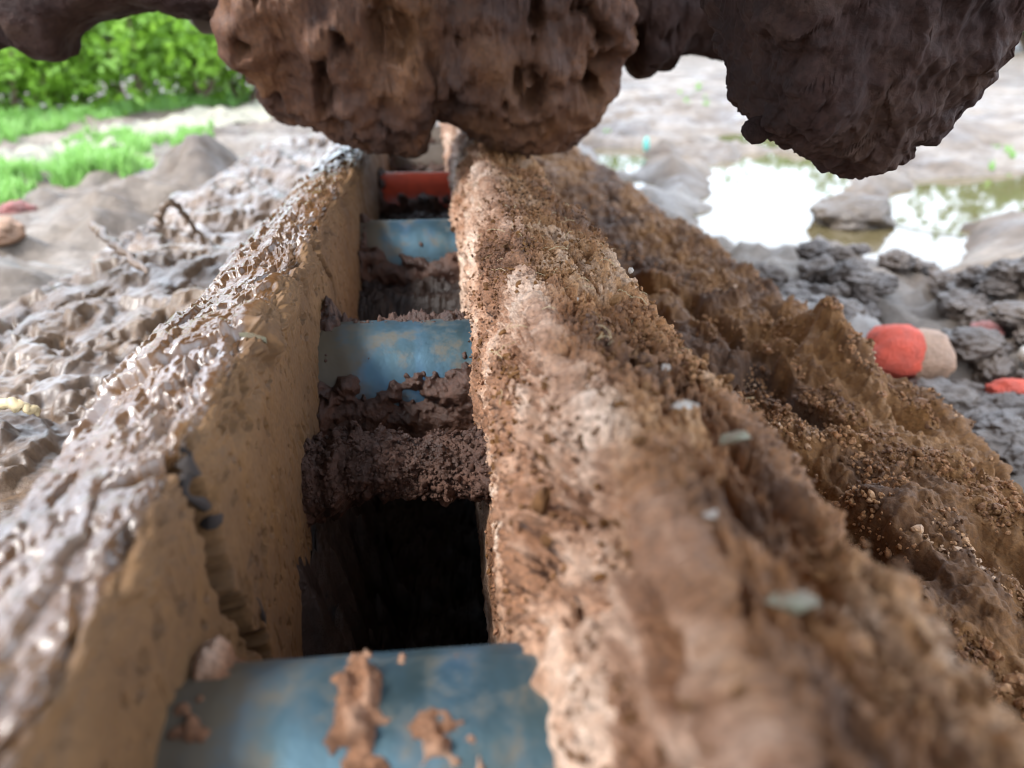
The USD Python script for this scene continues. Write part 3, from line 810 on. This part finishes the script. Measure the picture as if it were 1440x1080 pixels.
def chip(size, seed, sq):
    r = np.random.default_rng(seed)
    v = r.normal(size=(14, 3)); v /= np.linalg.norm(v, axis=1, keepdims=True)
    m = trimesh.convex.convex_hull(v * r.uniform(0.75, 1.0, (14, 1)))
    m = trimesh.Trimesh(*trimesh.remesh.subdivide(m.vertices, m.faces))
    m = trimesh.Trimesh(*trimesh.remesh.subdivide(m.vertices, m.faces))
    v = np.array(m.vertices)
    v = v * (1 + 0.12 * fb(v, 3, seed))[:, None] * np.asarray(sq) * size / 2
    v[:, 2] -= v[:, 2].min()
    a = r.uniform(-0.35, 0.35)
    c_, s_ = np.cos(a), np.sin(a)
    return np.column_stack([v[:, 0] * c_ - v[:, 2] * s_, v[:, 1], v[:, 0] * s_ + v[:, 2] * c_]), np.array(m.faces)


for i, (px, py, s, mt, label, sq) in enumerate([
        (935, 522, 0.0045, CHIP, 'small white pebble stuck in the right rail beside the second bushing', (1, 1, 0.7)),
        (963, 576, 0.0105, CHIP, 'flat pale stone chip lying on the right rail, widest of the white ones', (1.2, 0.8, 0.3)),
        (1108, 858, 0.010, GREENCHIP, 'blurred grey green stone chip close to the camera on the right rail', (1.3, 0.8, 0.45)),
        (1035, 622, 0.0085, GREENCHIP, 'dull olive pebble on the right rail past the pale chip', (1.3, 0.9, 0.5)),
        (1002, 728, 0.005, CHIP, 'tiny bright pebble on the near right rail', (1, 0.7, 0.6)),
        (815, 424, 0.0042, CHIP, 'tiny white pebble far up the right rail', (1, 0.8, 0.6)),
        (887, 384, 0.0050, CHIP, 'glinting wet pebble near the outer edge of the right rail', (0.8, 1, 0.8))]):
    z = surf_z(RIGHT_SURF, px, py)
    lay('pebble', px, py, z - 0.3 * s * sq[2], s * 0.66, mt, label, 'pebble', 600 + i, sq, chipped=True)
z = surf_z(L, 350, 470)
lay('stone_chip', 348, 478, z - 0.001, 0.011, GREENCHIP, 'pale green stone flake on the edge of the left rail', 'stone chip', 620, (1.2, 0.9, 0.3), chipped=True)


def tube(pts, r0, r1, seg=7, seed=0, wob=0.15):
    pts = np.asarray(pts, float)
    n = len(pts)
    t = np.gradient(pts, axis=0)
    t /= np.linalg.norm(t, axis=1, keepdims=True)
    ref = np.array([0.3, 0.2, 0.93])
    a = np.cross(t, ref); a /= np.linalg.norm(a, axis=1, keepdims=True)
    b = np.cross(t, a)
    r = np.linspace(r0, r1, n) * (1 + wob * np.random.default_rng(seed).normal(size=n))
    r[0] *= 0.3; r[-1] *= 0.3
    an = np.linspace(0, 2 * np.pi, seg, endpoint=False)
    P = pts[:, None] + r[:, None, None] * (np.cos(an)[None, :, None] * a[:, None] + np.sin(an)[None, :, None] * b[:, None])
    f = grid_faces(n, seg, wrap=True)
    return P.reshape(-1, 3), f


# black strip added for the darkness of the left rail joint crack
rp = []
for px, py, dx in ((262, 628, 0.002), (266, 660, 0.0015), (262, 690, 0.0015), (290, 712, 0.0012), (310, 745, 0.001), (330, 775, 0.001), (336, 810, 0.001), (350, 845, 0.001), (372, 880, 0.001)):
    d = ray(px, py)
    xw = -0.0496 + (py - 628) / 252 * 0.005
    rp.append(EYE + d * (xw + dx - 0.0026) / d[0])
rp = np.array(rp)
rp = np.stack([np.interp(np.linspace(0, 8, 22), np.arange(9), rp[:, k]) for k in range(3)], -1) + np.random.default_rng(5).normal(0, 0.0007, (22, 3))
tag(obj('crack_shade', tube(rp, 0.0016, 0.0009, 9, 3, 0.3), CRACK_SHADE), 'black strip added for the darkness of the joint crack in the left rail', 'crack_shade')

# ------------------------------------------------------------------ things on the ground
# red and tan brick piece on the right
p = at_ground(1275, 506)
b = thing('brick_piece', 'rounded brick piece, bright red broken end and tan side, right of the track', 'brick piece', p + [0, 0, -0.004], rot=(0, 0, -12), scale=(0.68, 0.68, 0.68))


def lathe_x(pr, seg=28, seed=0, amp=0.08):
    pr = np.array(pr)
    a = np.linspace(0, 2 * np.pi, seg + 1)
    P = np.stack([np.repeat(pr[:, :1], seg + 1, 1), pr[:, 1:] * np.cos(a), pr[:, 1:] * np.sin(a)], -1)
    P = P * (1 + amp * 2 * fb(P, 45, seed, 3))[..., None]
    P[:, -1] = P[:, 0]
    P[..., 2] += 0.030
    return grid(P, flip=True)


obj('red_end', lathe_x([(-0.046, 0.0), (-0.045, 0.012), (-0.041, 0.024), (-0.03, 0.031), (-0.015, 0.034), (0.002, 0.032), (0.006, 0.030)], 30, 3, 0.30), RED, b)
obj('tan_body', lathe_x([(0.002, 0.029), (0.012, 0.031), (0.03, 0.030), (0.040, 0.026), (0.045, 0.016), (0.046, 0.0)], 30, 4, 0.16), TAN, b)
for i, (px, py, s, mt, label) in enumerate([
        (1375, 512, 0.026, PINK, 'dull red brick fragment beside the red and tan piece'),
        (1424, 584, 0.036, RED, 'red brick fragment at the right edge below the others'),
        (1440, 450, 0.020, PINK, 'pinkish brick fragment at the right edge under the puddle'),
        (28, 308, 0.036, PINK, 'reddish brick fragment in the mud at the left edge'),
        (0, 343, 0.04, TAN, 'tan brick fragment at the left edge below the red one')]):
    p = at_ground(px, py)
    o = obj('brick_fragment', blob(s, 660 + i, 0.5, 3, sq=(1.3, 0.8, 0.75) if i != 0 else (1, 0.8, 0.8)), mt)
    UsdGeom.Xformable(o).AddTranslateOp().Set(Gf.Vec3d(*map(float, p - [0, 0, 0.004])))
    tag(o, label, 'brick fragment')
p = at_ground(1442, 552)
o = obj('pale_stone', blob(0.022, 690, 0.4, 3), CHIP); UsdGeom.Xformable(o).AddTranslateOp().Set(Gf.Vec3d(*map(float, p))); tag(o, 'pale bluish stone beside the red fragment at the right edge', 'stone')
p = at_ground(908, 215)
o = obj('plastic_scrap', blob(0.03, 691, 0.3, 2, sq=(0.5, 0.4, 1.2)), TEAL); UsdGeom.Xformable(o).AddTranslateOp().Set(Gf.Vec3d(*map(float, p))); tag(o, 'teal plastic scrap lying far off outside the right rail', 'plastic scrap')
p = at_ground(1200, 303)
p[2] = WZ - 0.022
o = obj('mud_mound', blob(0.12, 692, 0.35, 4, sq=(1, 0.9, 0.5)), MOUND); UsdGeom.Xformable(o).AddTranslateOp().Set(Gf.Vec3d(*map(float, p))); tag(o, 'dark mud mound rising out of the large puddle', 'mud mound')

# dark clods, right of the track
protos = []
cl = stage.CreateClassPrim('/World/Looks/clods')
r = np.random.default_rng(19)
spots = []
while len(spots) < 120:
    px, py = r.uniform(1030, 1470), r.uniform(395, 660)
    if py < 395 + 0.0 * px or py > 0.62 * (px - 1100) + 440:
        continue
    p = on_z(px, py, 0.06)
    if PUDU.distance(shapely.Point(p[:2])) < 0.02 or p[0] < 0.285 or math.hypot(px - 1275, py - 490) < 75:
        continue
    spots.append((p, r.uniform(0.014, 0.042) * (1.0 if p[1] < 1 else 1.2)))
kinds = []
for i, (p, s) in enumerate(spots):
    x = thing('mud_clod', 'dark rounded mud clod heaped among others between the track and the puddle', 'mud clod', (p[0], p[1], gz(p[0], p[1]) - 0.15 * s), 'mud clods heaped right of the track', rot=(0, 0, r.uniform(0, 360)), scale=(s, s * r.uniform(0.7, 1.1), s * r.uniform(0.6, 1.0)))
    if i < 5:
        obj('clod', blob(1.0, 700 + i, 0.55, 4, 2.2, sq=(1.2, 1, 0.8)), STONE, x)
        kinds.append(x)
    else:
        x.GetReferences().ClearReferences()
        c = UsdGeom.Xform.Define(stage, str(x.GetPath()))
        src = kinds[i % 5].GetPath().AppendChild('clod')
        ch = stage.DefinePrim(x.GetPath().AppendChild('clod'))
        ch.GetReferences().AddInternalReference(src)
stage.RemovePrim('/World/Looks/clods')


# twigs and straws in the left mud
def twig(name, pts, r, mat, label, cat, lift=0.0):
    q = np.array([on_z(px, py, z) for px, py, z in pts])
    n = 24
    t = np.linspace(0, len(q) - 1, n)
    c = np.stack([np.interp(t, np.arange(len(q)), q[:, k]) for k in range(3)], -1) + np.random.default_rng(len(label)).normal(0, r * 0.35, (n, 3))
    tag(obj(name, tube(c, r, r * 0.6, 7, len(label)), mat), label, cat)


twig('twig', [(222, 318, 0.15), (228, 296, 0.165), (240, 280, 0.185)], 0.0032, TWIG, 'short leaning twig, left leg of the bent pair in the left mud', 'twig')
twig('twig', [(240, 279, 0.185), (262, 306, 0.165), (290, 344, 0.14)], 0.0028, TWIG, 'straight dark twig, right leg of the bent pair in the left mud', 'twig')
twig('twig', [(128, 316, 0.155), (165, 346, 0.165), (206, 384, 0.16)], 0.0035, TWIG, 'long low twig lying in the mud outside the left rail', 'twig')
twig('straw_stem', [(-20, 566, 0.155), (22, 570, 0.16), (56, 580, 0.155)], 0.0028, STRAW, 'dry straw stem at the left edge of the mud', 'straw')

# grass
def tuft(seed, n=16):
    r = np.random.default_rng(seed)
    V, Fc = [], []
    for k in range(n):
        a, l, w = r.uniform(0, 2 * np.pi), r.uniform(0.5, 1.0), r.uniform(0.03, 0.06)
        d = np.array([np.cos(a), np.sin(a), 0])
        s = np.array([-d[1], d[0], 0]) * w
        base = r.normal(0, 0.12, 3) * [1, 1, 0]
        lean = r.uniform(0.1, 0.6)
        c = [base, base + d * lean * 0.35 * l + [0, 0, 0.55 * l], base + d * lean * l + [0, 0, 0.9 * l]]
        o = len(V)
        V += [c[0] - s, c[0] + s, c[1] - s * 0.8, c[1] + s * 0.8, c[2]]
        Fc += [[o, o + 1, o + 3], [o, o + 3, o + 2], [o + 2, o + 3, o + 4]]
    return np.array(V), np.array(Fc)


def grass(regions, name, label, seed):
    r = np.random.default_rng(seed)
    pos, scl = [], []
    for poly, n, h in regions:
        pg = Polygon([on_z(x, y, 0.08)[:2] for x, y in poly]).buffer(0)
        x0, y0, x1, y1 = pg.bounds
        c = np.column_stack([r.uniform(x0, x1, n * 6), r.uniform(y0, y1, n * 6)])
        dist = shapely.distance(pg.boundary, shapely.points(c))
        keep = shapely.contains_xy(pg, c[:, 0], c[:, 1]) & (r.random(len(c)) < sstep(-0.02, 0.16, dist)) & (noise(np.column_stack([c * 11, c[:, 0] * 0]), 5) > 0.30)
        c = c[keep][:n]
        pos.append(np.column_stack([c, ground_z(c[:, 0], c[:, 1]) - 0.005]))
        s = h * r.uniform(0.6, 1.3, len(c))
        scl.append(np.column_stack([s, s, s]))
    pos, scl = np.vstack(pos), np.vstack(scl)
    an = r.uniform(0, np.pi, len(pos))
    instancer(None, name, [tuft(k) for k in range(4)], [GRASS] * 4, pos, scl, np.column_stack([np.cos(an), 0 * an, 0 * an, np.sin(an)]), label=label, cat='grass')


grass([([(60, 205), (205, 196), (212, 236), (160, 268), (70, 262)], 900, 0.05), ([(-60, 230), (60, 210), (60, 262), (0, 300), (-60, 300)], 500, 0.045),
       ([(-100, 160), (120, 150), (370, 118), (370, 134), (120, 172), (-100, 205)], 1300, 0.05), ([(60, 190), (300, 172), (330, 190), (200, 200)], 300, 0.035)],
      'grass', 'bright green grass patches beyond the mud on the left', 90)
grass([([(1380, 190), (1480, 176), (1520, 230), (1400, 236)], 60, 0.03), ([(940, 120), (1000, 112), (1000, 150), (950, 152)], 50, 0.035), ([(830, 170), (862, 165), (870, 196), (846, 200)], 30, 0.03)],
      'grass', 'thin grass patches among the pale mud on the right', 91)


# bushes
def bush_mesh(seed, n=2600):
    r = np.random.default_rng(seed)
    cl = r.normal(size=(26, 3)); cl /= np.linalg.norm(cl, axis=1, keepdims=True)
    cl = cl * r.uniform(0.25, 0.62, (26, 1)) * [1, 1, 0.95] + [0, 0, 0.62]
    cr = r.uniform(0.15, 0.32, 26)
    k = r.integers(0, 26, n)
    d = r.normal(size=(n, 3)); d /= np.linalg.norm(d, axis=1, keepdims=True)
    c = cl[k] + d * (cr[k] * r.uniform(0.55, 1.0, n) ** 0.5)[:, None]
    c[:, 2] = np.maximum(c[:, 2], 0.02)
    a = r.normal(size=(n, 3)); a /= np.linalg.norm(a, axis=1, keepdims=True)
    b = np.cross(a, d); b /= np.maximum(np.linalg.norm(b, axis=1, keepdims=True), 1e-6)
    s = r.uniform(0.025, 0.055, n)[:, None]
    V = np.stack([c - a * s, c + b * s * 0.45, c + a * s, c - b * s * 0.45], 1).reshape(-1, 3)
    i = np.arange(n)[:, None] * 4
    return V, np.vstack([i + [0, 1, 2], i + [0, 2, 3]])


def bush_stems(seed):
    r = np.random.default_rng(seed + 50)
    ms = []
    for k in range(6):
        a = r.uniform(0, 2 * np.pi)
        e = np.array([np.cos(a) * 0.35, np.sin(a) * 0.35, r.uniform(0.5, 0.9)])
        t = np.linspace(0, 1, 7)[:, None]
        v, f = tube(e * t * [1, 1, 1] + r.normal(0, 0.015, (7, 3)), 0.022, 0.008, 6, k)
        ms.append(trimesh.Trimesh(v, f, process=False))
    return trimesh.util.concatenate(ms)


bk = [(bush_mesh(1), bush_stems(1)), (bush_mesh(2), bush_stems(2)), (bush_mesh(3), bush_stems(3))]
first = {}


def bush(x, y, w, h, kind, mat, label, group):
    name = 'bush'
    t = thing(name, label, 'bush', (x, y, gz(x, y) - 0.03), group, rot=(0, 0, (x * 97 + y * 53) % 360), scale=(w, w, h))
    key = (kind, mat.GetPath())
    if key not in first:
        obj('foliage', bk[kind][0], mat, t, smooth=False)
        obj('stems', bk[kind][1], BARK, t)
        first[key] = t
    else:
        for part in ('foliage', 'stems'):
            stage.DefinePrim(t.GetPath().AppendChild(part)).GetReferences().AddInternalReference(first[key].GetPath().AppendChild(part))
    return t


r = np.random.default_rng(33)
for i, (px, py, zc, w, h) in enumerate([(20, 170, 2.75, 0.46, 0.34), (105, 158, 2.95, 0.5, 0.42), (185, 150, 3.1, 0.52, 0.46), (270, 140, 3.35, 0.56, 0.48), (345, 132, 3.6, 0.6, 0.5), (-70, 165, 2.8, 0.5, 0.36), (-160, 160, 3.0, 0.6, 0.38), (420, 130, 3.9, 0.7, 0.5)]):
    p = on_y(px, py, zc)
    bush(p[0], p[1], w, h, i % 3, LEAF, ['low bright green bush at the far left edge with white gaps', 'rounded green bush, second from the left edge behind the path', 'tall green bush in the middle of the left row', 'light green bush right of the tallest one', 'yellow green bush beside the roller mud', 'green bush just outside the left edge', 'green bush further outside the left edge', 'green bush mostly behind the roller'][i], None)
for i in range(34):
    a = math.radians(-75 + 150 * i / 33 + r.uniform(-2, 2))
    d = r.uniform(11, 15)
    bush(d * math.sin(a), d * math.cos(a), r.uniform(1.5, 2.4), r.uniform(0.8, 1.5), i % 3, LEAF2, 'distant green bush of the hedge ringing the muddy ground', 'bushes of the distant hedge')
